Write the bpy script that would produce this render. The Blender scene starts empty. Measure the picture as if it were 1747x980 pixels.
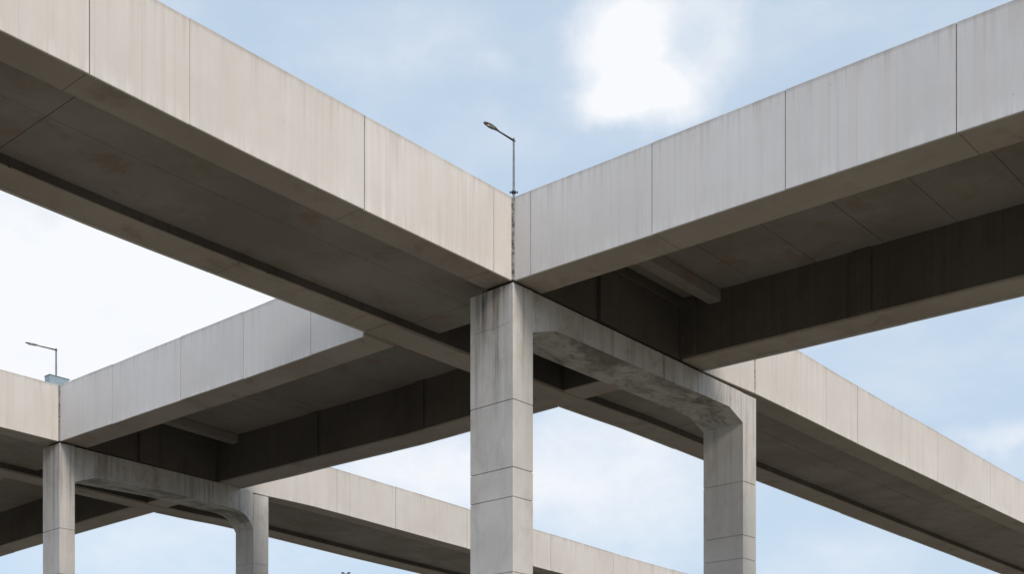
import bpy, bmesh, math, random
from mathutils import Vector, Matrix, noise
R = math.radians
random.seed(11)
S = bpy.context.scene
C = S.collection

# ------------------------------------------------------------------ camera
# world axes: X runs along the two parallel overpasses, Y along the one that crosses them
ZC = 1.6                                    # eye height
YAW = 41.778
CU, CV = -17.9317, -15.9929
cam = bpy.data.cameras.new('camera')
co = bpy.data.objects.new('camera', cam); C.objects.link(co)
co.location = (CU, CV, ZC)
co.rotation_euler = (R(90), 0, R(YAW - 90))
cam.sensor_width = 36
cam.lens = 36 * 2097.74 / 1747
cam.shift_y = (1352.2 - 490) / 1747
cam.clip_start = 0.1; cam.clip_end = 6000
S.camera = co

# ------------------------------------------------------------------ sky, sun, exposure
SUN_EL = 26.0
SUN_DIR = Vector((-0.17, -0.985, 0)).normalized()      # horizontal direction towards the sun
W = bpy.data.worlds.new('World'); S.world = W; W.use_nodes = True
nt = W.node_tree; nt.nodes.clear()
def N(tree, typ, **kw):
    n = tree.nodes.new(typ)
    for k, v in kw.items(): setattr(n, k, v)
    return n
def math_(tree, op, a, b=None, c=None, clamp=False):
    n = N(tree, 'ShaderNodeMath', operation=op); n.use_clamp = clamp
    for i, v in enumerate((a, b, c)):
        if v is None: continue
        if isinstance(v, (int, float)): n.inputs[i].default_value = v
        else: tree.links.new(v, n.inputs[i])
    return n.outputs[0]
def rng(tree, v, a, b, c=0.0, d=1.0, smooth=True):
    n = N(tree, 'ShaderNodeMapRange'); n.clamp = True
    if smooth: n.interpolation_type = 'SMOOTHSTEP'
    tree.links.new(v, n.inputs[0])
    for i, x in enumerate((a, b, c, d)): n.inputs[i + 1].default_value = x
    return n.outputs[0]
def mixc(tree, f, a, b, mode='MIX'):
    n = N(tree, 'ShaderNodeMix', data_type='RGBA', blend_type=mode)
    for i, v in ((0, f), (6, a), (7, b)):
        if isinstance(v, (int, float)): n.inputs[i].default_value = v
        elif isinstance(v, tuple): n.inputs[i].default_value = (*v, 1)
        else: tree.links.new(v, n.inputs[i])
    return n.outputs[2]
def noise_(tree, vec, scale, detail=4, rough=0.55, dist=0.0, dims='3D', w=None):
    n = N(tree, 'ShaderNodeTexNoise', noise_dimensions=dims)
    if dims == '1D': tree.links.new(w, n.inputs['W'])
    else: tree.links.new(vec, n.inputs['Vector'])
    n.inputs['Scale'].default_value = scale; n.inputs['Detail'].default_value = detail
    n.inputs['Roughness'].default_value = rough; n.inputs['Distortion'].default_value = dist
    return n.outputs[0]
def mapping(tree, vec, scale=(1, 1, 1), loc=(0, 0, 0), rot=(0, 0, 0)):
    n = N(tree, 'ShaderNodeMapping'); tree.links.new(vec, n.inputs[0])
    n.inputs['Location'].default_value = loc; n.inputs['Scale'].default_value = scale
    n.inputs['Rotation'].default_value = rot
    return n.outputs[0]

sky = N(nt, 'ShaderNodeTexSky', sky_type='NISHITA')
sky.sun_disc = False
sky.sun_elevation = R(SUN_EL)
sky.sun_rotation = math.atan2(SUN_DIR.x, SUN_DIR.y)
sky.air_density = 1.0; sky.dust_density = 1.0; sky.ozone_density = 1.0
tc = N(nt, 'ShaderNodeTexCoord')
dirv = tc.outputs['Generated']
F_PX, YH, CXP = 2097.74, 1352.2, 873.5
sa, ca = math.sin(R(YAW)), math.cos(R(YAW))
def direction(x, y):                                   # direction of a spot in the sky
    X, Z = (x - CXP) / F_PX, (YH - y) / F_PX
    return Vector((X * sa + ca, -X * ca + sa, Z)).normalized()
warp = N(nt, 'ShaderNodeVectorMath', operation='ADD')
wn = N(nt, 'ShaderNodeTexNoise'); nt.links.new(dirv, wn.inputs['Vector'])
wn.inputs['Scale'].default_value = 9; wn.inputs['Detail'].default_value = 6; wn.inputs['Roughness'].default_value = .6
ws = N(nt, 'ShaderNodeVectorMath', operation='MULTIPLY_ADD')
nt.links.new(wn.outputs['Color'], ws.inputs[0]); ws.inputs[1].default_value = (.07, .07, .07); ws.inputs[2].default_value = (-.035, -.035, -.035)
nt.links.new(dirv, warp.inputs[0]); nt.links.new(ws.outputs[0], warp.inputs[1])
wv = warp.outputs[0]
def blob(x, y, rx, ry, amp, inner=0.1):
    d = direction(x, y)
    right = Vector((sa, -ca, 0)); upv = d.cross(right).normalized() * -1
    if upv.z < 0: upv = -upv
    sub = N(nt, 'ShaderNodeVectorMath', operation='SUBTRACT'); nt.links.new(wv, sub.inputs[0]); sub.inputs[1].default_value = d
    def dot(v, k):
        n = N(nt, 'ShaderNodeVectorMath', operation='DOT_PRODUCT'); nt.links.new(sub.outputs[0], n.inputs[0])
        n.inputs[1].default_value = v * (F_PX * k); return n.outputs['Value']
    a, b = dot(right, 1 / rx), dot(upv, 1 / ry)
    fw = N(nt, 'ShaderNodeVectorMath', operation='DOT_PRODUCT'); nt.links.new(dirv, fw.inputs[0]); fw.inputs[1].default_value = d
    r2 = math_(nt, 'ADD', math_(nt, 'MULTIPLY', a, a), math_(nt, 'MULTIPLY', b, b))
    m = rng(nt, math_(nt, 'SQRT', r2), inner, 1.0, amp, 0.0)
    return math_(nt, 'MULTIPLY', m, rng(nt, fw.outputs['Value'], 0, .2))
blobs = [(1068, 112, 112, 100, .86, .02), (1030, 184, 85, 42, .62, 0), (1130, 178, 105, 74, .80, 0), (1110, 110, 210, 150, .34, 0), (1190, 20, 90, 50, .35, 0), (1215, 110, 60, 120, .22, 0), (1060, 40, 80, 50, .35, 0),
         (860, 250, 200, 60, .14, 0), (845, 120, 50, 30, .2, 0), (150, 480, 700, 300, .85, .2), (-60, 620, 600, 200, .5, .2),
         (480, 560, 260, 200, .5, .1), (690, 800, 300, 150, .65, .1), (1010, 820, 340, 190, .75, .1), (250, 930, 260, 120, .4, 0), (700, 60, 220, 90, .22, 0), (1720, 745, 130, 45, .5, 0), (1420, 560, 170, 50, .3, 0),
         (1500, 930, 160, 60, .25, 0)]
tot = None
for b in blobs:
    m = blob(*b); tot = m if tot is None else math_(nt, 'ADD', tot, m)
cn = noise_(nt, mapping(nt, dirv, (1, 1, 2.6)), 5.5, 9, .6, .25)
wisp = rng(nt, cn, .42, .80, 0, .30)
fine = noise_(nt, mapping(nt, dirv, (1, 1, 1.6)), 16, 8, .62)
tc1 = math_(nt, 'MINIMUM', tot, 1.0)
rag = noise_(nt, mapping(nt, dirv, (1, 1, 1.5), (3, 1, 2)), 26, 8, .62, .4)
er = math_(nt, 'MULTIPLY', math_(nt, 'MULTIPLY', tc1, math_(nt, 'SUBTRACT', 1.22, tc1)), math_(nt, 'SUBTRACT', math_(nt, 'ADD', math_(nt, 'MULTIPLY', rag, .55), math_(nt, 'MULTIPLY', fine, .45)), .5))
tot = math_(nt, 'ADD', tc1, math_(nt, 'MULTIPLY', er, 3.2))
cover = math_(nt, 'ADD', math_(nt, 'ADD', tot, wisp), 0.0, clamp=True)
# thin bright haze veil + cloud
sepd = N(nt, 'ShaderNodeSeparateXYZ'); nt.links.new(dirv, sepd.inputs[0])
veil = rng(nt, sepd.outputs[2], 0.0, .62, .80, .74, smooth=False)
SKS = 0.11; SKY_FILL = 13.8
skb = sky.outputs[0]
haze = mixc(nt, veil, skb, (5.85, 7.15, 8.65))
cloudy = mixc(nt, cover, haze, (8.55, 8.72, 9.05))
# unseen bright cloud added behind and left of the camera as fill light
bk = N(nt, 'ShaderNodeVectorMath', operation='DOT_PRODUCT'); nt.links.new(wv, bk.inputs[0]); bk.inputs[1].default_value = Vector((-.90, -.22, .40)).normalized()
fill_mask = math_(nt, 'MULTIPLY', rng(nt, bk.outputs['Value'], .35, .95), rng(nt, cn, .25, .6, .6, 1))
cloudy = mixc(nt, fill_mask, cloudy, (SKY_FILL * .97, SKY_FILL * 1.05, SKY_FILL * 1.22))
bg = N(nt, 'ShaderNodeBackground'); nt.links.new(cloudy, bg.inputs[0]); bg.inputs[1].default_value = SKS
wo = N(nt, 'ShaderNodeOutputWorld'); nt.links.new(bg.outputs[0], wo.inputs[0])

sl = bpy.data.lights.new('sun', 'SUN'); sl.energy = 2.35; sl.angle = R(15); sl.color = (1.0, .895, .79)
so = bpy.data.objects.new('sun', sl); C.objects.link(so)
sd = Vector((SUN_DIR.x * math.cos(R(SUN_EL)), SUN_DIR.y * math.cos(R(SUN_EL)), math.sin(R(SUN_EL))))
so.rotation_euler = (-sd).to_track_quat('-Z', 'Y').to_euler(); so.location = sd * 100

S.view_settings.view_transform = 'Standard'; S.view_settings.look = 'None'
S.view_settings.gamma = 1; S.view_settings.exposure = 0.0
S.view_settings.use_curve_mapping = False
S.render.engine = 'CYCLES'
S.cycles.max_bounces = 8; S.cycles.diffuse_bounces = 5

# ------------------------------------------------------------------ materials
def new_mat(name):
    m = bpy.data.materials.new(name); m.use_nodes = True
    t = m.node_tree; t.nodes.clear()
    b = N(t, 'ShaderNodeBsdfPrincipled'); o = N(t, 'ShaderNodeOutputMaterial'); t.links.new(b.outputs[0], o.inputs[0])
    return m, t, b
def bump(t, b, h, strength, dist=0.01):
    n = N(t, 'ShaderNodeBump'); n.inputs['Strength'].default_value = strength; n.inputs['Distance'].default_value = dist
    t.links.new(h, n.inputs['Height']); t.links.new(n.outputs[0], b.inputs['Normal'])

ZTOP = 11.642
def concrete(name, base, light, streak=.5, blotch=.4, lines=.35, stain=(.16, .12, .085), stain_amt=.3, variation=.06, rough=.85, streak_xy=1.0, drips=False):
    m, t, b = new_mat(name)
    g = N(t, 'ShaderNodeNewGeometry'); P = g.outputs['Position']
    # large soft tone change
    big = noise_(t, P, .35, 5, .6)
    col = mixc(t, rng(t, big, .3, .7), base, light)
    # vertical run-off streaks, two widths
    s1 = noise_(t, mapping(t, P, (streak_xy * 1.9, streak_xy * 1.9, .05)), 1.6, 6, .72)
    s2 = noise_(t, mapping(t, P, (streak_xy * 6.5, streak_xy * 6.5, .10), (3, 7, 0)), 2.0, 5, .7)
    brk = rng(t, noise_(t, mapping(t, P, (1.2, 1.2, .5), (9, 0, 2)), 1.1, 4, .6), .35, .65, .25, 1)
    oi0 = N(t, 'ShaderNodeObjectInfo')
    brk = math_(t, 'MULTIPLY', brk, rng(t, oi0.outputs['Random'], 0, 1, .35, 1.35, smooth=False))
    st = math_(t, 'MULTIPLY', math_(t, 'ADD', rng(t, s1, .42, .68, 0, .55), rng(t, s2, .44, .72, 0, .6)), brk)
    col = mixc(t, math_(t, 'MULTIPLY', st, streak, clamp=True), col, tuple(c * f for c, f in zip(base, (.72, .67, .62))))
    s3 = noise_(t, mapping(t, P, (streak_xy * 4.2, streak_xy * 4.2, .07), (13, 2, 5)), 2.0, 4, .7)
    col = mixc(t, rng(t, s3, .56, .76, 0, streak * .6), col, tuple(min(1, c * 1.18) for c in light))
    # blotches of dirt
    bl = noise_(t, mapping(t, P, (1, 1, .8), (5, 5, 5)), 1.3, 9, .68, .4)
    col = mixc(t, rng(t, bl, .50, .78, 0, blotch), col, stain)
    # thin irregular formwork lines
    if lines:
        sp = N(t, 'ShaderNodeSeparateXYZ'); t.links.new(P, sp.inputs[0])
        w = math_(t, 'ADD', sp.outputs[0], math_(t, 'MULTIPLY', sp.outputs[1], 1.13))
        for sc, amt in ((.9, 1), (2.1, .45)):
            n1 = noise_(t, None, sc, 0, .5, 0, '1D', w)
            ln = rng(t, math_(t, 'ABSOLUTE', math_(t, 'SUBTRACT', n1, .5)), 0, .0042 * sc, lines * amt, 0)
            col = mixc(t, ln, col, tuple(c * .55 for c in base))
    if drips:
        at = N(t, 'ShaderNodeAttribute'); at.attribute_name = 'hz'; hz = at.outputs['Fac']
        # pinkish and greenish-grey runs beside each other
        s4 = noise_(t, mapping(t, P, (2.6, 2.6, .04), (21, 3, 1)), 1.9, 5, .66)
        col = mixc(t, rng(t, s4, .50, .62, 0, .34), col, tuple(c * f for c, f in zip(light, (.94, .87, .83))))
        s5 = noise_(t, mapping(t, P, (3.4, 3.4, .04), (2, 31, 1)), 1.9, 5, .66)
        col = mixc(t, rng(t, s5, .52, .66, 0, .26), col, tuple(c * f for c, f in zip(light, (.90, .93, .92))))
        # dirt washed down from the top edge, each run with its own length
        ln_ = noise_(t, mapping(t, P, (3.1, 3.1, .01), (7, 7, 0)), 3.0, 5, .75)
        lo = math_(t, 'SUBTRACT', ZTOP, math_(t, 'MULTIPLY', rng(t, ln_, .46, .82), 2.1))
        k = math_(t, 'DIVIDE', math_(t, 'SUBTRACT', hz, lo), math_(t, 'SUBTRACT', ZTOP + .05, lo), clamp=True)
        col = mixc(t, math_(t, 'MULTIPLY', math_(t, 'MULTIPLY', k, rng(t, big, .35, .65, .35, 1)), .40), col, (.27, .235, .20))
        rim = rng(t, hz, ZTOP - .10, ZTOP - .01, 0, .38)
        col = mixc(t, math_(t, 'MULTIPLY', rim, rng(t, bl, .35, .6, .3, 1)), col, (.16, .15, .13))
        # lighter lime near the lower edge
        low = math_(t, 'MULTIPLY', rng(t, hz, 10.0, 10.35, .5, 0), rng(t, s3, .45, .6))
        col = mixc(t, low, col, (.62, .60, .57))
    # fine grain and pin holes
    gr = noise_(t, P, 45, 6, .7)
    col = mixc(t, rng(t, gr, .3, .7, 0, .16), col, tuple(c * .75 for c in base))
    vo = N(t, 'ShaderNodeTexVoronoi'); t.links.new(P, vo.inputs['Vector']); vo.inputs['Scale'].default_value = 3.1
    col = mixc(t, rng(t, vo.outputs['Distance'], .012, .05, .6, 0), col, tuple(c * .35 for c in base))
    oi = N(t, 'ShaderNodeObjectInfo')
    hv = N(t, 'ShaderNodeHueSaturation'); t.links.new(col, hv.inputs['Color'])
    t.links.new(rng(t, oi.outputs['Random'], 0, 1, 1 - variation, 1 + variation, smooth=False), hv.inputs['Value'])
    t.links.new(hv.outputs[0], b.inputs['Base Color'])
    t.links.new(rng(t, bl, .3, .7, rough - .1, rough + .1), b.inputs['Roughness'])
    b.inputs['Specular IOR Level'].default_value = .3
    h = math_(t, 'ADD', math_(t, 'MULTIPLY', gr, .5), math_(t, 'MULTIPLY', s2, .5))
    bump(t, b, h, .35, .012)
    return m

M = {}
M['fascia'] = concrete('fascia_concrete', (.50, .467, .43), (.56, .535, .50), streak=.42, blotch=.06, lines=.22, variation=.03, drips=True)
M['fascia_cool_light'] = concrete('fascia_concrete_cool_light', (.50, .48, .455), (.555, .54, .52), streak=.26, blotch=.06, lines=.18, variation=.025, drips=True)  # cleaner panels, with cool sky light put into their tone
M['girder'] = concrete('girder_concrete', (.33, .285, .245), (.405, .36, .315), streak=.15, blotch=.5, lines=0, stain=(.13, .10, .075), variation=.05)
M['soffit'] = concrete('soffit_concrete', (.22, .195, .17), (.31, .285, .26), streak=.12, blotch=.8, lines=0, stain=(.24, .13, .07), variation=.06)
M['web'] = concrete('web_dirt_and_shade', (.078, .069, .060), (.122, .108, .095), streak=.7, blotch=.4, lines=.3, stain=(.10, .065, .045), variation=.05)  # very dark: real dirt plus recess shade put into the colour

def pier_mat(name, dirt, dcol, mould):
    m, t, b = new_mat(name)
    g = N(t, 'ShaderNodeNewGeometry'); P = g.outputs['Position']
    sp = N(t, 'ShaderNodeSeparateXYZ'); t.links.new(P, sp.inputs[0])
    big = noise_(t, P, .8, 6, .6)
    col = mixc(t, rng(t, big, .35, .65), (.455, .44, .415), (.525, .51, .485))
    z = sp.outputs[2]
    # run-off stains that start at the bearing line and thin out downwards
    s1 = noise_(t, mapping(t, P, (3.4, 3.4, .12), (1.3, 4.2, 0)), 1.7, 6, .68)
    s2 = noise_(t, mapping(t, P, (10, 10, .25), (6.3, 1.2, 0)), 1.6, 5, .68)
    top = rng(t, z, 7.6, 11.8, .06, 1.0)
    st = math_(t, 'MULTIPLY', math_(t, 'ADD', rng(t, s1, .48, .70, 0, .85), rng(t, s2, .52, .78, 0, .35)), top, clamp=True)
    col = mixc(t, math_(t, 'MULTIPLY', st, .78), col, (.135, .118, .098))
    s3 = noise_(t, mapping(t, P, (5, 5, .1), (2.3, 9.2, 3)), 1.9, 5, .65)
    col = mixc(t, rng(t, s3, .55, .74, 0, .4), col, (.60, .585, .56))
    bl = noise_(t, mapping(t, P, (1, 1, .55), (2, 8, 3)), 1.6, 9, .7, .5)
    col = mixc(t, rng(t, bl, .47, .74, 0, dirt), col, dcol)
    # two old leaks on the side faces of the left-hand columns: a grey run and a brown one
    wob = math_(t, 'MULTIPLY', math_(t, 'SUBTRACT', noise_(t, mapping(t, P, (.6, .6, .9)), 1.5, 3, .5), .5), .16)
    brk2 = rng(t, noise_(t, mapping(t, P, (5, 9, .5)), 1.6, 5, .65), .38, .56, .3, 1)
    for yc, wd, z0, z1, am, cc in ((.80, .26, 10.0, 11.3, .95, (.065, .062, .058)), (.46, .17, 8.4, 11.2, .85, (.125, .09, .06)), (.98, .10, 8.0, 11.0, .55, (.11, .095, .075)),
                                   (18.42, .18, 9.6, 11.4, .5, (.14, .12, .10)), (18.05, .14, 8.6, 11.2, .32, (.18, .14, .11))):
        dy = math_(t, 'ABSOLUTE', math_(t, 'SUBTRACT', math_(t, 'ADD', sp.outputs[1], wob), yc))
        mk = math_(t, 'MULTIPLY', rng(t, dy, 0, wd, am, 0), rng(t, z, z0, z1))
        mk = math_(t, 'MULTIPLY', math_(t, 'MULTIPLY', mk, brk2), rng(t, sp.outputs[0], .0, .02, 1, 0))
        col = mixc(t, mk, col, cc)
    # black mould veins
    mo = noise_(t, mapping(t, P, (.42, 1.5, 1.5), (4, 1, 7)), 1.5, 9, .68, .8)
    mm = rng(t, math_(t, 'ABSOLUTE', math_(t, 'SUBTRACT', mo, .5)), 0, .022, mould, 0)
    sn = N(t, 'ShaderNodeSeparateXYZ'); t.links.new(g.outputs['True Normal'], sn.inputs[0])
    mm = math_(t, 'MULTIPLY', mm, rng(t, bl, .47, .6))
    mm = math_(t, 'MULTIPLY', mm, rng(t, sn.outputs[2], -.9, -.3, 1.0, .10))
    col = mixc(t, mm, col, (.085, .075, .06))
    gr = noise_(t, P, 38, 7, .7)
    col = mixc(t, rng(t, gr, .3, .7, 0, .25), col, (.30, .275, .24))
    vo = N(t, 'ShaderNodeTexVoronoi'); t.links.new(P, vo.inputs['Vector']); vo.inputs['Scale'].default_value = 4.5
    col = mixc(t, rng(t, vo.outputs['Distance'], .015, .07, .7, 0), col, (.15, .13, .11))
    # broad soot patch on faces that look down
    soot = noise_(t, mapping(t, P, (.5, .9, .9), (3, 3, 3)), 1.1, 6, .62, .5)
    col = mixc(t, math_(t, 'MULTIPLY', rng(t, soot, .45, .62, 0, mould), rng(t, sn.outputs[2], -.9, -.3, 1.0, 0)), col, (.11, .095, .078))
    oi = N(t, 'ShaderNodeObjectInfo')
    hv = N(t, 'ShaderNodeHueSaturation'); t.links.new(col, hv.inputs['Color'])
    t.links.new(rng(t, oi.outputs['Random'], 0, 1, .96, 1.04, smooth=False), hv.inputs['Value'])
    t.links.new(hv.outputs[0], b.inputs['Base Color'])
    b.inputs['Roughness'].default_value = .82; b.inputs['Specular IOR Level'].default_value = .3
    bump(t, b, math_(t, 'ADD', gr, bl), .4, .012)
    return m
M['pier'] = pier_mat('pier_concrete', .42, (.27, .225, .175), .5)
M['cap'] = pier_mat('cap_beam_concrete', .72, (.235, .18, .13), .75)

def simple(name, col, rough=.6, metal=0.0, nscale=8, var=.3):
    m, t, b = new_mat(name)
    g = N(t, 'ShaderNodeTexCoord')
    n = noise_(t, g.outputs['Object'], nscale, 6, .65)
    c = mixc(t, rng(t, n, .3, .7, 0, 1), col, tuple(x * (1 - var) for x in col))
    t.links.new(c, b.inputs['Base Color']); b.inputs['Roughness'].default_value = rough; b.inputs['Metallic'].default_value = metal
    bump(t, b, n, .1, .005)
    return m
M['seal'] = simple('cracked_joint_mortar', (.26, .255, .24), .95, nscale=14, var=.9)
M['rubber'] = simple('bearing_rubber', (.03, .03, .03), .8)
M['steel'] = simple('galvanised_steel', (.30, .31, .32), .45, .7)
M['dark_steel'] = simple('dark_steel', (.06, .06, .06), .5, .5)
M['housing'] = simple('lamp_housing_paint', (.32, .29, .25), .4, .2)
M['lens'] = simple('lamp_lens_plastic', (.42, .41, .40), .25)
M['cabinet'] = simple('blue_grey_paint', (.23, .30, .35), .5, nscale=5, var=.15)
M['asphalt'] = simple('asphalt', (.055, .055, .057), .9, nscale=30, var=.4)
M['paint'] = simple('road_paint', (.78, .78, .75), .7, nscale=12, var=.15)
M['kerb'] = simple('kerb_concrete', (.38, .37, .35), .85, nscale=10, var=.25)

def ground_mat():
    m, t, b = new_mat('dry_grass_and_gravel')
    g = N(t, 'ShaderNodeTexCoord'); P = g.outputs['Object']
    n1 = noise_(t, P, .06, 8, .65); n2 = noise_(t, P, 6, 8, .7)
    c = mixc(t, rng(t, n1, .4, .6), (.30, .255, .20), (.20, .18, .12))
    c = mixc(t, rng(t, n2, .35, .7, 0, .5), c, (.07, .065, .045))
    t.links.new(c, b.inputs['Base Color']); b.inputs['Roughness'].default_value = .95
    bump(t, b, n2, .6, .03)
    return m
M['ground'] = ground_mat()

# ------------------------------------------------------------------ mesh helpers
class MB:
    def __init__(s): s.bm = bmesh.new()
    def box(s, x0, x1, y0, y1, z0, z1, step=1.5, axis=None, bev=0.0):
        """a box cut into short lengths along its run so that the deck's vertical curve can bend it"""
        d = (x1 - x0, y1 - y0)
        if axis is None: axis = 0 if d[0] >= d[1] else 1
        n = max(1, int(round(d[axis] / step)))
        bm = s.bm
        rings = []
        a0, a1 = (x0, x1) if axis == 0 else (y0, y1)
        b0, b1 = (y0, y1) if axis == 0 else (x0, x1)
        e = min(bev, (b1 - b0) * .3, (z1 - z0) * .3)
        if e > 0: prof = [(b0 + e, z0), (b1 - e, z0), (b1, z0 + e), (b1, z1 - e), (b1 - e, z1), (b0 + e, z1), (b0, z1 - e), (b0, z0 + e)]
        else: prof = [(b0, z0), (b1, z0), (b1, z1), (b0, z1)]
        for i in range(n + 1):
            a = a0 + (a1 - a0) * i / n
            rings.append([bm.verts.new((a, q, z) if axis == 0 else (q, a, z)) for q, z in prof])
        k = len(prof)
        for i in range(n):
            for j in range(k):
                f = (rings[i][j], rings[i][(j + 1) % k], rings[i + 1][(j + 1) % k], rings[i + 1][j])
                bm.faces.new(f if axis == 0 else f[::-1])
        bm.faces.new(rings[0][::-1] if axis == 0 else rings[0]); bm.faces.new(rings[-1] if axis == 0 else rings[-1][::-1])
        return s
    def prism(s, prof, y0, y1, bev=0.0):
        """closed (x, z) outline pushed from y0 to y1"""
        bm = s.bm
        a = [bm.verts.new((x, y0, z)) for x, z in prof]; b = [bm.verts.new((x, y1, z)) for x, z in prof]
        n = len(prof)
        fs = [bm.faces.new(a), bm.faces.new(b[::-1])]
        for i in range(n): fs.append(bm.faces.new((a[i], b[i], b[(i + 1) % n], a[(i + 1) % n])))
        if bev:
            es = [e for e in bm.edges if e.verts[0] in a + b]
            bmesh.ops.bevel(bm, geom=es, offset=bev, segments=1, affect='EDGES', profile=.5)
        return s
    def tube(s, pts, radii, seg=10):
        bm = s.bm; rings = []
        for i, p in enumerate(pts):
            p = Vector(p)
            d = (Vector(pts[min(i + 1, len(pts) - 1)]) - Vector(pts[max(i - 1, 0)])).normalized()
            a = d.orthogonal().normalized() if abs(d.z) < .95 else Vector((1, 0, 0)); b_ = d.cross(a).normalized(); a = b_.cross(d)
            rings.append([bm.verts.new(p + (a * math.cos(t) + b_ * math.sin(t)) * radii[i]) for t in [2 * math.pi * j / seg for j in range(seg)]])
        for i in range(len(pts) - 1):
            for j in range(seg):
                f = bm.faces.new((rings[i][j], rings[i][(j + 1) % seg], rings[i + 1][(j + 1) % seg], rings[i + 1][j])); f.smooth = True
        bm.faces.new(rings[0][::-1]); bm.faces.new(rings[-1])
        return s
    def build(s, name, mat, parent=None, deform=None, zlift=ZC):
        bm = s.bm
        hz = bm.verts.layers.float.new('hz')
        for v in bm.verts:
            v[hz] = v.co.z
            if deform: v.co = deform(v.co)
            v.co.z += zlift
        bmesh.ops.recalc_face_normals(bm, faces=bm.faces)
        me = bpy.data.meshes.new(name); bm.to_mesh(me); bm.free()
        me.materials.append(mat)
        o = bpy.data.objects.new(name, me); C.objects.link(o)
        if parent is not None:
            o.parent = parent
            inv = Matrix.Translation(parent.location).inverted()
            me.transform(inv)
        return o
def thing(name, loc, label, cat, group=None):
    o = bpy.data.objects.new(name, None); C.objects.link(o); o.location = loc
    o.empty_display_size = .5
    o['label'] = label; o['category'] = cat
    if group: o['group'] = group
    return o

# ------------------------------------------------------------------ layout (metres above the eye; ZC is added on building)
ZB, ZT = 10.0, 11.642          # underside and top of every deck edge
WB, WA = 6.775, 4.40           # width of the crossing deck, width of the front deck
V1, WF, YF = 17.70, 5.07, .0505  # rear deck: where it starts, width, its slight skew
def zoff(u, v):                # gentle gradient shared by all decks
    u = max(-25, min(60, u)); v = max(-20, min(45, v))
    return -.00834 * u + .02083 * v - .00066 * u * v * (1 if u < 30 else 30 / u) + .00003 * u * u - .00051 * v * v
def interp(tab, x):
    if x <= tab[0][0]: return tab[0][1]
    for (a, p), (b, q) in zip(tab, tab[1:]):
        if x <= b:
            k = (x - a) / (b - a); k = k * k * (3 - 2 * k)
            return p + (q - p) * k
    return tab[-1][1]
A_BOT = [(-22, .18), (-10.3, .075), (-5.4, 0), (0, .0), (6.8, .01), (9.5, .07), (16, .045), (28, .05)]
A_TOP = [(-10, 0), (0, 0), (6.8, .09), (11, .12), (14.5, .06), (18, .02), (28, -.08)]
B_DZ = [(-14, -.03), (-3, -.02), (0, 0), (4.4, -.09), (9, -.10), (14, -.05), (17.7, 0)]
F_BOT = [(-3, -.04), (0, 0), (6.8, .0), (10, .085), (18, .03), (30, 0)]
F_TOP = [(-3, -.08), (0, 0), (8, .02), (30, 0)]
def blend(z, lo, hi): k = max(0, min(1, (z - ZB) / (ZT - ZB))); return lo + (hi - lo) * k
def defA(c): return Vector((c.x, c.y, c.z + zoff(c.x, c.y) + blend(c.z, interp(A_BOT, c.x), interp(A_TOP, c.x))))
def defB(c):
    u, v = c.x, c.y
    u2 = u - .01304 * v * max(0, min(1, (u - 1) / (WB - 1)))
    if v > 4.4: v2 = v + YF * u * min(1, (v - 4.4) / (V1 - 4.4))
    else: v2 = v
    dz = interp(B_DZ, v)
    if u > 3 and 0 < v < 9: dz *= max(0, (v - 4.5) / 4.5)
    return Vector((u2, v2, c.z + zoff(u, v) + dz))
def defF(c): return Vector((c.x, c.y + YF * c.x, c.z + zoff(c.x, c.y) + blend(c.z, interp(F_BOT, c.x), interp(F_TOP, c.x))))

def panels(parent, cuts, fixed, axis, deform, gap=.017, thick=.05, faint=()):
    """fascia panels between the cuts; fixed is the outer face, the panel is 'thick' deep behind it"""
    for a, b in zip(cuts, cuts[1:]):
        g = gap / 2
        ga = .004 if a in faint else g; gb = .004 if b in faint else g
        m = MB()
        if axis == 0: m.box(a + ga, b - gb, fixed, fixed + thick, ZB, ZT, 1.2, 0, bev=.008)
        else: m.box(fixed, fixed + thick, a + ga, b - gb, ZB, ZT, 1.2, 1, bev=.008)
        dz, dy = random.uniform(-.007, .007), random.uniform(0, .006)
        for q in m.bm.verts:
            q.co.z += dz
            q.co[1 - axis] += dy * (1 if fixed in (0.0, V1) else 0)
        m.build('fascia_panel', M['fascia' if axis == 0 else 'fascia_cool_light'], parent, deform)

def girder(parent, a, b, c0, c1, axis, deform, top=ZT - .012, bot=ZB + .035, cuts=(), mat='girder', name='edge_girder'):
    m = MB(); pts = [a] + [c for c in cuts if a + .3 < c < b - .3] + [b]
    for i, (p, q) in enumerate(zip(pts, pts[1:])):
        p2 = p + (.006 if i else 0); q2 = q - (.006 if i < len(pts) - 2 else 0)
        if axis == 0: m.box(p2, q2, c0, c1, bot, top, 1.2, 0, bev=.012)
        else: m.box(c0, c1, p2, q2, bot, top, 1.2, 1, bev=.012)
    if len(pts) > 2:                            # shadowed core behind the open joints
        if axis == 0: m.box(a + .1, b - .1, c0 + .03, c1 - .03, bot + .03, top - .03, 1.2, 0)
        else: m.box(c0 + .03, c1 - .03, a + .1, b - .1, bot + .03, top - .03, 1.2, 1)
    return m.build(name, M[mat], parent, deform)

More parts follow.
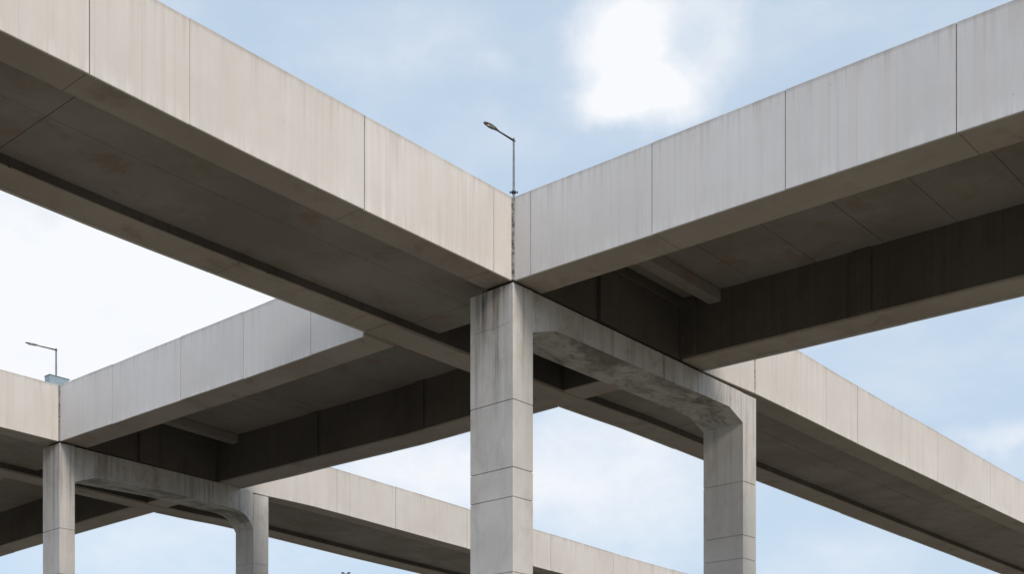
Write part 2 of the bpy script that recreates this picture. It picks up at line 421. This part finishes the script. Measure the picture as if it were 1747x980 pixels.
def soffit(parent, a, b, c0, c1, z, axis, deform, cuts, split=None, ztop=11.5):
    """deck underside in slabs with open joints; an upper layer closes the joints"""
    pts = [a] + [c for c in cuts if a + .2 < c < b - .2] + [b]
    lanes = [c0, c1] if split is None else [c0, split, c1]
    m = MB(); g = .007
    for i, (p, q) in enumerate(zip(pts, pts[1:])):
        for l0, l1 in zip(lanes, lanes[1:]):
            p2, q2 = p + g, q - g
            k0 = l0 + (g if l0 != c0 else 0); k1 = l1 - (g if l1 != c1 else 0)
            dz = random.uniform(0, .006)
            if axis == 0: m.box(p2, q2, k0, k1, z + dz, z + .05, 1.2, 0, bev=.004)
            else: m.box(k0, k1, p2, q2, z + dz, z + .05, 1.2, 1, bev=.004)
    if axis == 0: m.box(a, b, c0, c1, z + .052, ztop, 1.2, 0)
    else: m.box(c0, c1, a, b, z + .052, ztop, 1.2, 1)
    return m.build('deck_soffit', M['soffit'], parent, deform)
def road(parent, x0, x1, y0, y1, axis, deform):
    return MB().box(x0, x1, y0, y1, 11.505, 11.55, 1.2, axis).build('road_surface', M['asphalt'], parent, deform)

# ---- decks running along X (front and rear share one recipe)
def long_deck(name, label, v0, width, left, right, cuts_l, cuts_r, wcross, deform, gcuts, sof_cuts, split, faint=()):
    root = thing(name, (0, v0 + width / 2, 0), label, 'overpass', 'concrete overpasses of the interchange')
    v1 = v0 + width; gi, go = v0 + .77, v1 - .79        # inner faces of the two edge girders
    panels(root, cuts_l, v0, 0, deform, faint=faint); panels(root, cuts_r, v0, 0, deform, faint=faint)
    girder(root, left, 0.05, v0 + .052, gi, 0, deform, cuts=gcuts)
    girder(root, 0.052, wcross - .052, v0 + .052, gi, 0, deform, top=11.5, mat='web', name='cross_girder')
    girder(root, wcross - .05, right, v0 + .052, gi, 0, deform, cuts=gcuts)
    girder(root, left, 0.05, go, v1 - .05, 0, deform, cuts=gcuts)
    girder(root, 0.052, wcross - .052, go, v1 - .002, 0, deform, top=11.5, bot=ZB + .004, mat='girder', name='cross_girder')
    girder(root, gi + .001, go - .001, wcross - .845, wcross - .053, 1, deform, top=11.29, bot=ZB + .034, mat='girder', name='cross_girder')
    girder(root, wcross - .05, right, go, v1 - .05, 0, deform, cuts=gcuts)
    # far fascia
    panels(root, [left + 5 * i for i in range(int(-left / 5) + 1) if left + 5 * i < -1.5] + [.05], v1 - .048, 0, deform, thick=.048)
    panels(root, [wcross - .05] + [wcross + 5.2 * i for i in range(1, int((right - wcross) / 5.2) + 1)], v1 - .048, 0, deform, thick=.048)
    MB().box(wcross - .857, wcross - .846, gi + .001, go - .013, ZB + .07, 11.298, 1.2, 1).build('shaded_inner_web', M['web'], root, deform)  # dark linings whose colour holds the recess shade along with dirt
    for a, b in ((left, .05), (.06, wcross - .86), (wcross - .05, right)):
        MB().box(a, b, go - .012, go - .001, ZB + .07, (10.229 if a != .06 else 11.285), 1.2, 0).build('shaded_inner_web', M['web'], root, deform)
    # deck
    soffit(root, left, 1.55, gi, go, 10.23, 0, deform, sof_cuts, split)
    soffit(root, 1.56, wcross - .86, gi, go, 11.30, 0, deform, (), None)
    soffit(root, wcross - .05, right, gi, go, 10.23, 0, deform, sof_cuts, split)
    road(root, left, right, gi + .0, go, 0, deform)
    return root, gi, go

rootA, gA, oA = long_deck('overpass', 'front beige overpass from the top left edge to the right edge, above the central column',
    0.0, WA, -24, 62,
    [-24, -19, -14.1, -8.97, -7.33, -3.84, -.55, -.03],
    [WB - .01, 9.11, 12.88, 14.74, 17.65, 20.35, 24.82, 29.4, 34, 39, 44, 49, 54, 62],
    WB, defA, (-19, -14.1, -8.97, -3.84, -.55, 14.74, 20.35, 24.82, 34, 44), (-18.2, -8.6, .75, 10.9, 17.6, 24, 32, 40), 1.95, faint=(-7.33, 12.88, 17.65))
rootF, gF, oF = long_deck('overpass', 'rear beige overpass running behind the central column from the left edge to the bottom edge',
    V1, WF, -28, 75,
    [-28, -22, -16, -10.5, -5.2, -.03],
    [6.52, 10.93, 13.94, 18.07, 23.7, 28.6, 33.9, 39, 45, 51, 57, 63, 69, 75],
    6.54, defF, (-16, -5.2, 10.93, 18.07, 28.6, 39, 51), (-18, -8.6, 9.9, 18, 26, 35, 45), V1 + 2.3, faint=(10.93,))

# B-type deck: runs along Y in three lengths between the other decks
rootB = thing('overpass', (WB / 2, 9, 0), 'grey-sided overpass crossing the other two, from the top right edge to the lower left', 'overpass', 'concrete overpasses of the interchange')
IN, OUT = .92, 5.93
frontc = [-22, -17, -12.6, -8.78, -5.95, -3.3, -.45, -.03]
midc = [WA - .0, 6.21, 8.79, 11.48, 14.79, V1 - .03]
backc = [V1 + WF, 27.5, 32, 37, 42, 48]
for cuts, ends in ((frontc, (-22, .05)), (midc, (WA + .002, V1 + .05)), (backc, (V1 + WF + .002, 48))):
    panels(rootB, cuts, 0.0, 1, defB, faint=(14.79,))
    a, b = ends
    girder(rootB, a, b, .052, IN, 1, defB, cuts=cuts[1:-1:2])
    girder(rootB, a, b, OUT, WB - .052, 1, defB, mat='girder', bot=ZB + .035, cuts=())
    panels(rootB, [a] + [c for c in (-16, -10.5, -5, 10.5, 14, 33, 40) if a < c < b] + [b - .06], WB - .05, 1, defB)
    # thin far-girder lining, with the web's dirt and shade put into its colour
    MB().box(OUT - .012, OUT - .001, a, b, ZB + .09, 11.44, 1.2, 1).build('shaded_inner_web', M['web'], rootB, defB)
    st = [a + .6 + 1.52 * i for i in range(40)]
    st = [-.98 - .86 - 1.52 * i for i in range(14)][::-1] if a < 0 else st
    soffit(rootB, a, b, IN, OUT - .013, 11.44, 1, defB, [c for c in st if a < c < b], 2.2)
    road(rootB, IN, OUT, a, b, 1, defB)
for v in (-1.0, V1 - 1.0):
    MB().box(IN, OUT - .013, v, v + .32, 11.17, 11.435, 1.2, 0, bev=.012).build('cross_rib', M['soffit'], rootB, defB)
for v in (.05, V1 + .05):
    df = defB
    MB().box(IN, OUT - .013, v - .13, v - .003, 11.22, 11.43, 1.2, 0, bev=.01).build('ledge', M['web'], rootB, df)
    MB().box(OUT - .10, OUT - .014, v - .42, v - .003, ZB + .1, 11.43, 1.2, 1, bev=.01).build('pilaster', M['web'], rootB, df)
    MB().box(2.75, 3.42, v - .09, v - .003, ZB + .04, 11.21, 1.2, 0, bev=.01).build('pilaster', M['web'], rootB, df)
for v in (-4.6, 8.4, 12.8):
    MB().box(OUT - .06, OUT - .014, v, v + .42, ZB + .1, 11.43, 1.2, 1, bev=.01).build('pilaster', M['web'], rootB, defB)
for u in (-8.4, -3.2, 13.9, 22.5, 33):
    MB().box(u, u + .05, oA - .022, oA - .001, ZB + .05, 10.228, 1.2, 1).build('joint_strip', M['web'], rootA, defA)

# ragged mortar in the corners and in the stained joint
def ragged(x, y, ax, ay, parent, deform, w=.045):
    m = MB(); bm = m.bm; n = 46
    L, Rr = [], []
    for i in range(n + 1):
        z = ZB + .01 + (ZT - ZB - .04) * i / n
        wl = w * (.55 + .9 * abs(noise.noise(Vector((x, z * 5.1, 3)))) + .5 * abs(noise.noise(Vector((y, z * 17, 8)))))
        wr = w * (.55 + .9 * abs(noise.noise(Vector((x + 9, z * 4.7, 6)))) + .5 * abs(noise.noise(Vector((y, z * 19, 1)))))
        o = .012 + .012 * noise.noise(Vector((1, z * 9, x)))
        L.append((x - ax * wl - ay * o, y - ay * wl * 0 - ax * 0 - o, z)); Rr.append((x + ax * wr, y + ay * wr * 0 - o, z))
    if ay:                                           # corner fillet: from the front face round to the side face
        L = [(x - w * (.6 + (p[0] - x) * -4), y + .03, p[2]) for p in L]; Rr = [(x + .03, y - w * (.6 + (q[0] - x) * 4), q[2]) for q in Rr]
    V = []
    for p, q in zip(L, Rr):
        mid = ((p[0] + q[0]) / 2 - (.012 if ay else 0), (p[1] + q[1]) / 2 - .012, p[2])
        V.append([bm.verts.new(p), bm.verts.new(mid), bm.verts.new(q), bm.verts.new((mid[0] + .03 + .04 * ay, mid[1] + .07, p[2]))])
    for a, b in zip(V, V[1:]):
        for j in range(4): bm.faces.new((a[j], a[(j + 1) % 4], b[(j + 1) % 4], b[j]))
    bm.faces.new(V[0][::-1]); bm.faces.new(V[-1])
    return m.build('joint_mortar', M['seal'], parent, deform)
ragged(-.012, -.012, 1, 1, rootA, defA)
ragged(-.012, V1 - .012, 1, 1, rootF, defF)
ragged(9.11, .012, 1, 0, rootA, defA, .03)

# ------------------------------------------------------------------ piers: two columns and a haunched cap beam
def column(parent, u0, u1, v0, v1, top, zlev, grooves=()):
    """stacked lifts with narrow open joints, over a slightly smaller core"""
    m = MB(); zs = [-ZC] + sorted(zlev) + [top]
    for a, b in zip(zs, zs[1:]):
        m.prism([(u0, a + .006), (u1, a + .006), (u1, b - .005), (u0, b - .005)], v0, v1)
    m.bm.verts.ensure_lookup_table()
    es = list(m.bm.edges); bmesh.ops.bevel(m.bm, geom=es, offset=.012, segments=2, affect='EDGES', profile=.5)
    m.box(u0 + .02, u1 - .02, v0 + .02, v1 - .02, -ZC, top - .02)
    return m.build('column', M['pier'], parent)
def arc(pts): return pts
def pier(label, v, skew, cols, prof, depth, zoffs, wc):
    r = thing('bridge_pier', ((cols[0][0] + cols[1][1]) / 2, v, 0), label, 'bridge pier', 'portal piers under the overpasses')
    for (a, b), zo in zip(cols, zoffs):
        vv = v + skew * a
        column(r, a, b, vv, vv + wc, ZB - .02 + zo, [-.5, .9, 2.35, 3.75, 4.3, 5.78 + .0, 6.36, 7.69])
        MB().box(a + .1, b - .1, vv + .25, vv + wc - .25, ZB - .019 + zo, ZB + .045 + zo, bev=.004).build('bearing_pad', M['rubber'], r)
        if a == 0.0:                       # old cement repair on the side face, a few millimetres proud
            q = MB(); z1 = ZB - .06 + zo
            pts = [(vv + .10, z1 - .72), (vv + .50, z1 - .76), (vv + .66, z1 - .73), (vv + wc - .06, z1 - .74), (vv + wc - .06, z1 - .04), (vv + .10, z1 - .03)]
            f0 = [q.bm.verts.new((a - .004, y_, z_)) for y_, z_ in pts]; f1 = [q.bm.verts.new((a + .015, y_, z_)) for y_, z_ in pts]
            q.bm.faces.new(f0); q.bm.faces.new(f1[::-1])
            for i in range(6): q.bm.faces.new((f0[i], f1[i], f1[(i + 1) % 6], f0[(i + 1) % 6]))
            q.build('cement_patch', M['pier'], r)
    m = MB(); xs = 5.15
    lowz = lambda x: next(p[1] + (q_[1] - p[1]) * (x - p[0]) / (q_[0] - p[0]) for p, q_ in zip(prof, prof[1:]) if p[0] <= x <= q_[0])
    lows = [p for p in prof if p[1] < 9.6]; tops = [p for p in prof if p[1] >= 9.6]
    tz = lambda x: tops[-1][1] + (tops[0][1] - tops[-1][1]) * (x - tops[-1][0]) / (tops[0][0] - tops[-1][0])
    g = .007
    left = [p for p in lows if p[0] < xs] + [(xs - g, lowz(xs)), (xs - g - .05, tz(xs)), tops[-1]]
    right = [(xs + g, lowz(xs))] + [p for p in lows if p[0] > xs] + [tops[0], (xs + g - .05, tz(xs))]
    m.prism(left, v, v + depth); m.prism(right, v, v + depth)
    m.prism([(xs - .2, lowz(xs) + .03), (xs + .2, lowz(xs) + .03), (xs + .2, tz(xs) - .04), (xs - .2, tz(xs) - .04)], v + .03, v + depth - .03)
    for q in m.bm.verts: q.co.y += skew * q.co.x
    bmesh.ops.bevel(m.bm, geom=list(m.bm.edges), offset=.014, segments=2, affect='EDGES', profile=.5)
    m.build('cap_beam', M['cap'], r)
    return r
zA0, zA1 = zoff(0, 0), zoff(8.8, 0) + .03
pier('portal pier holding up the front overpass: thick central column, haunched beam, thinner right column', 0.0, 0, [(0.0, .60), (8.55, 9.17)],
     [(.602, 9.14), (1.3, 9.395), (5.1, 9.375), (7.90, 9.40), (8.548, 9.13), (8.548, 9.885), (4.5, ZB - .05), (.602, ZB - .03)],
     1.18, (zA0, zA1 - .06), 1.16)
zF0, zF1 = zoff(0, V1), zoff(7.4, V1)
pier('portal pier in the lower left with two slim columns and a beam with curved haunch', V1, YF, [(0.0, .48), (7.12, 7.75)],
     [(.482, 9.12), (1.15, 9.39), (3.6, 9.45), (6.25, 9.40), (6.58, 9.36), (6.82, 9.26), (7.0, 9.09), (7.118, 8.86), (7.118, ZB + .12), (.482, ZB + .17)],
     1.02, (zF0, zF1), 1.0)

# ------------------------------------------------------------------ street lamps on the decks
def street_lamp(loc, zbase, ztop, ang, arm, label, r=.03, k=1.0, clamp=.35):
    """round pole with base plate, thin arm and flat cobra-head lantern; zbase / ztop are metres above the eye"""
    root = thing('street_lamp', (loc[0], loc[1], zbase + ZC), label, 'street lamp', 'street lamps on the overpasses')
    x, y = loc; d = Vector((math.cos(R(ang)), math.sin(R(ang)), 0)); side = Vector((-d.y, d.x, 0))
    MB().tube([(x, y, zbase), (x, y, zbase + .9), (x, y, ztop + .06)], [r * 1.35, r * 1.15, r * .72], 12).build('pole', M['steel'], root)
    m = MB().box(x - .11, x + .11, y - .11, y + .11, zbase, zbase + .02)
    m.build('base_plate', M['dark_steel'], root)
    b = MB()                                                # clamp ring with two bolts low on the pole
    zc = zbase + clamp
    b.tube([(x, y, zc - .025), (x, y, zc + .025)], [r * 1.7, r * 1.7], 12)
    rd = Vector((sa, -ca, 0)) * .085
    for sgn in (-1, 1):
        q = Vector((x, y, zc)) + rd * sgn
        b.tube([Vector((x, y, zc)) + rd * sgn * .3, q], [.008, .008], 6)
        b.tube([q - Vector((0, 0, .02)), q + Vector((0, 0, .02))], [.018, .018], 6)
    b.build('clamp', M['dark_steel'], root)
    p0 = Vector((x, y, ztop)); p1 = p0 + d * arm * .6 + Vector((0, 0, .05 * k))
    MB().tube([p0 - d * .04, p0 + d * arm * .3 + Vector((0, 0, .028 * k)), p1], [r * .75, r * .6, r * .55], 8).build('arm', M['dark_steel'], root)
    # lantern
    L = arm * .52; h = MB(); bm = h.bm; rings = []
    prof = [(0, .03, .025), (.12, .055, .04), (.35, .095, .055), (.65, .11, .05), (.88, .085, .035), (1, .04, .018)]
    for t, w, hh in prof:
        c = p1 + d * (L * t - .03) + Vector((0, 0, .03 * t))
        rings.append([bm.verts.new(c + side * (w * k * math.cos(q)) + Vector((0, 0, hh * k * math.sin(q) * (1 if math.sin(q) > 0 else .35)))) for q in [2 * math.pi * j / 14 for j in range(14)]])
    for a, b2 in zip(rings, rings[1:]):
        for j in range(14):
            f = bm.faces.new((a[j], a[(j + 1) % 14], b2[(j + 1) % 14], b2[j])); f.smooth = True
    bm.faces.new(rings[0][::-1]); bm.faces.new(rings[-1])
    hd = h.build('lantern', M['housing'], root)
    g = MB(); bm = g.bm; ring = []; ring2 = []
    for j in range(16):
        q = 2 * math.pi * j / 16
        c = p1 + d * (L * .52 - .03 + L * .3 * math.cos(q)) + side * (.07 * k * math.sin(q)) + Vector((0, 0, .012))
        ring.append(bm.verts.new(c - Vector((0, 0, .032 * k)))); ring2.append(bm.verts.new(c))
    bm.faces.new(ring[::-1]); bm.faces.new(ring2)
    for j in range(16): bm.faces.new((ring[j], ring[(j + 1) % 16], ring2[(j + 1) % 16], ring2[j]))
    ln = g.build('lens', M['lens'], root)
    ln.parent = hd
    return root
street_lamp((4.60, 4.08), 11.60, 16.00, 177, .93, 'thin street lamp on its pole rising above the central corner joint', r=.034, k=.74, clamp=3.13)
street_lamp((6.06, 29.36), 11.66, 17.30, 164, 1.05, 'small street lamp at the left, standing behind the blue-grey box', r=.042, k=.8)

# blue-grey box on the rear parapet
zt2 = ZT + zoff(0, V1)
cb = thing('equipment_box', (.06, V1 + .12, zt2 + ZC), 'blue-grey metal box sitting on the parapet of the rear overpass', 'equipment box')
MB().box(-.30, .30, V1 + .02, V1 + .30, zt2 - .012, zt2 + .245, bev=.008).build('casing', M['cabinet'], cb)
MB().box(-.315, .335, V1 + .0, V1 + .32, zt2 + .246, zt2 + .262, bev=.004).build('lid', M['cabinet'], cb)

# tall twin lamp post far beyond, only its two heads reach into view
tx, ty = (590 - CXP) / F_PX * 70, 70
px, py = CU + tx * sa + ty * ca, CV - tx * ca + ty * sa
zt = (YH - 977.5) / F_PX * 70
tl = thing('lamp_mast', (px, py, 0), 'distant lamp mast with two small heads peeking over the bottom edge', 'lamp mast')
MB().tube([(px, py, -ZC), (px, py, 4), (px, py, zt - .1)], [.14, .1, .06], 12).build('pole', M['steel'], tl)
rt = Vector((sa, -ca, 0))
for s in (-1, 1):
    a = Vector((px, py, zt - .12)); b = a + rt * (.10 * s) + Vector((0, 0, .08))
    MB().tube([a, b], [.02, .02], 8).build('arm', M['steel'], tl)
    MB().tube([b - rt * s * .02 - Vector((0, 0, .02)), b + rt * (.07 * s), b + rt * (.17 * s) + Vector((0, 0, .01))], [.035, .055, .03], 10).build('lamp_head', M['dark_steel'], tl)

# ------------------------------------------------------------------ ground and a road under the bridges
def flat(name, x0, x1, y0, y1, z0, z1, mat):
    o = MB().box(x0, x1, y0, y1, z0, z1, 1e9).build(name, M[mat], None, None, 0); o['kind'] = 'structure'; return o
flat('ground', -2500, 2500, -2500, 2500, -.4, 0, 'ground')
flat('road', -400, 400, 8.0, 15.2, -.1, .004, 'asphalt')
flat('kerb', -400, 400, 7.8, 7.997, -.1, .13, 'kerb'); flat('kerb', -400, 400, 15.203, 15.4, -.1, .13, 'kerb')
m = MB()
for i in range(-40, 41): m.box(i * 6, i * 6 + 3, 11.54, 11.66, .0042, .008, 1e9)
o = m.build('road_marking', M['paint'], None, None, 0); o['kind'] = 'structure'
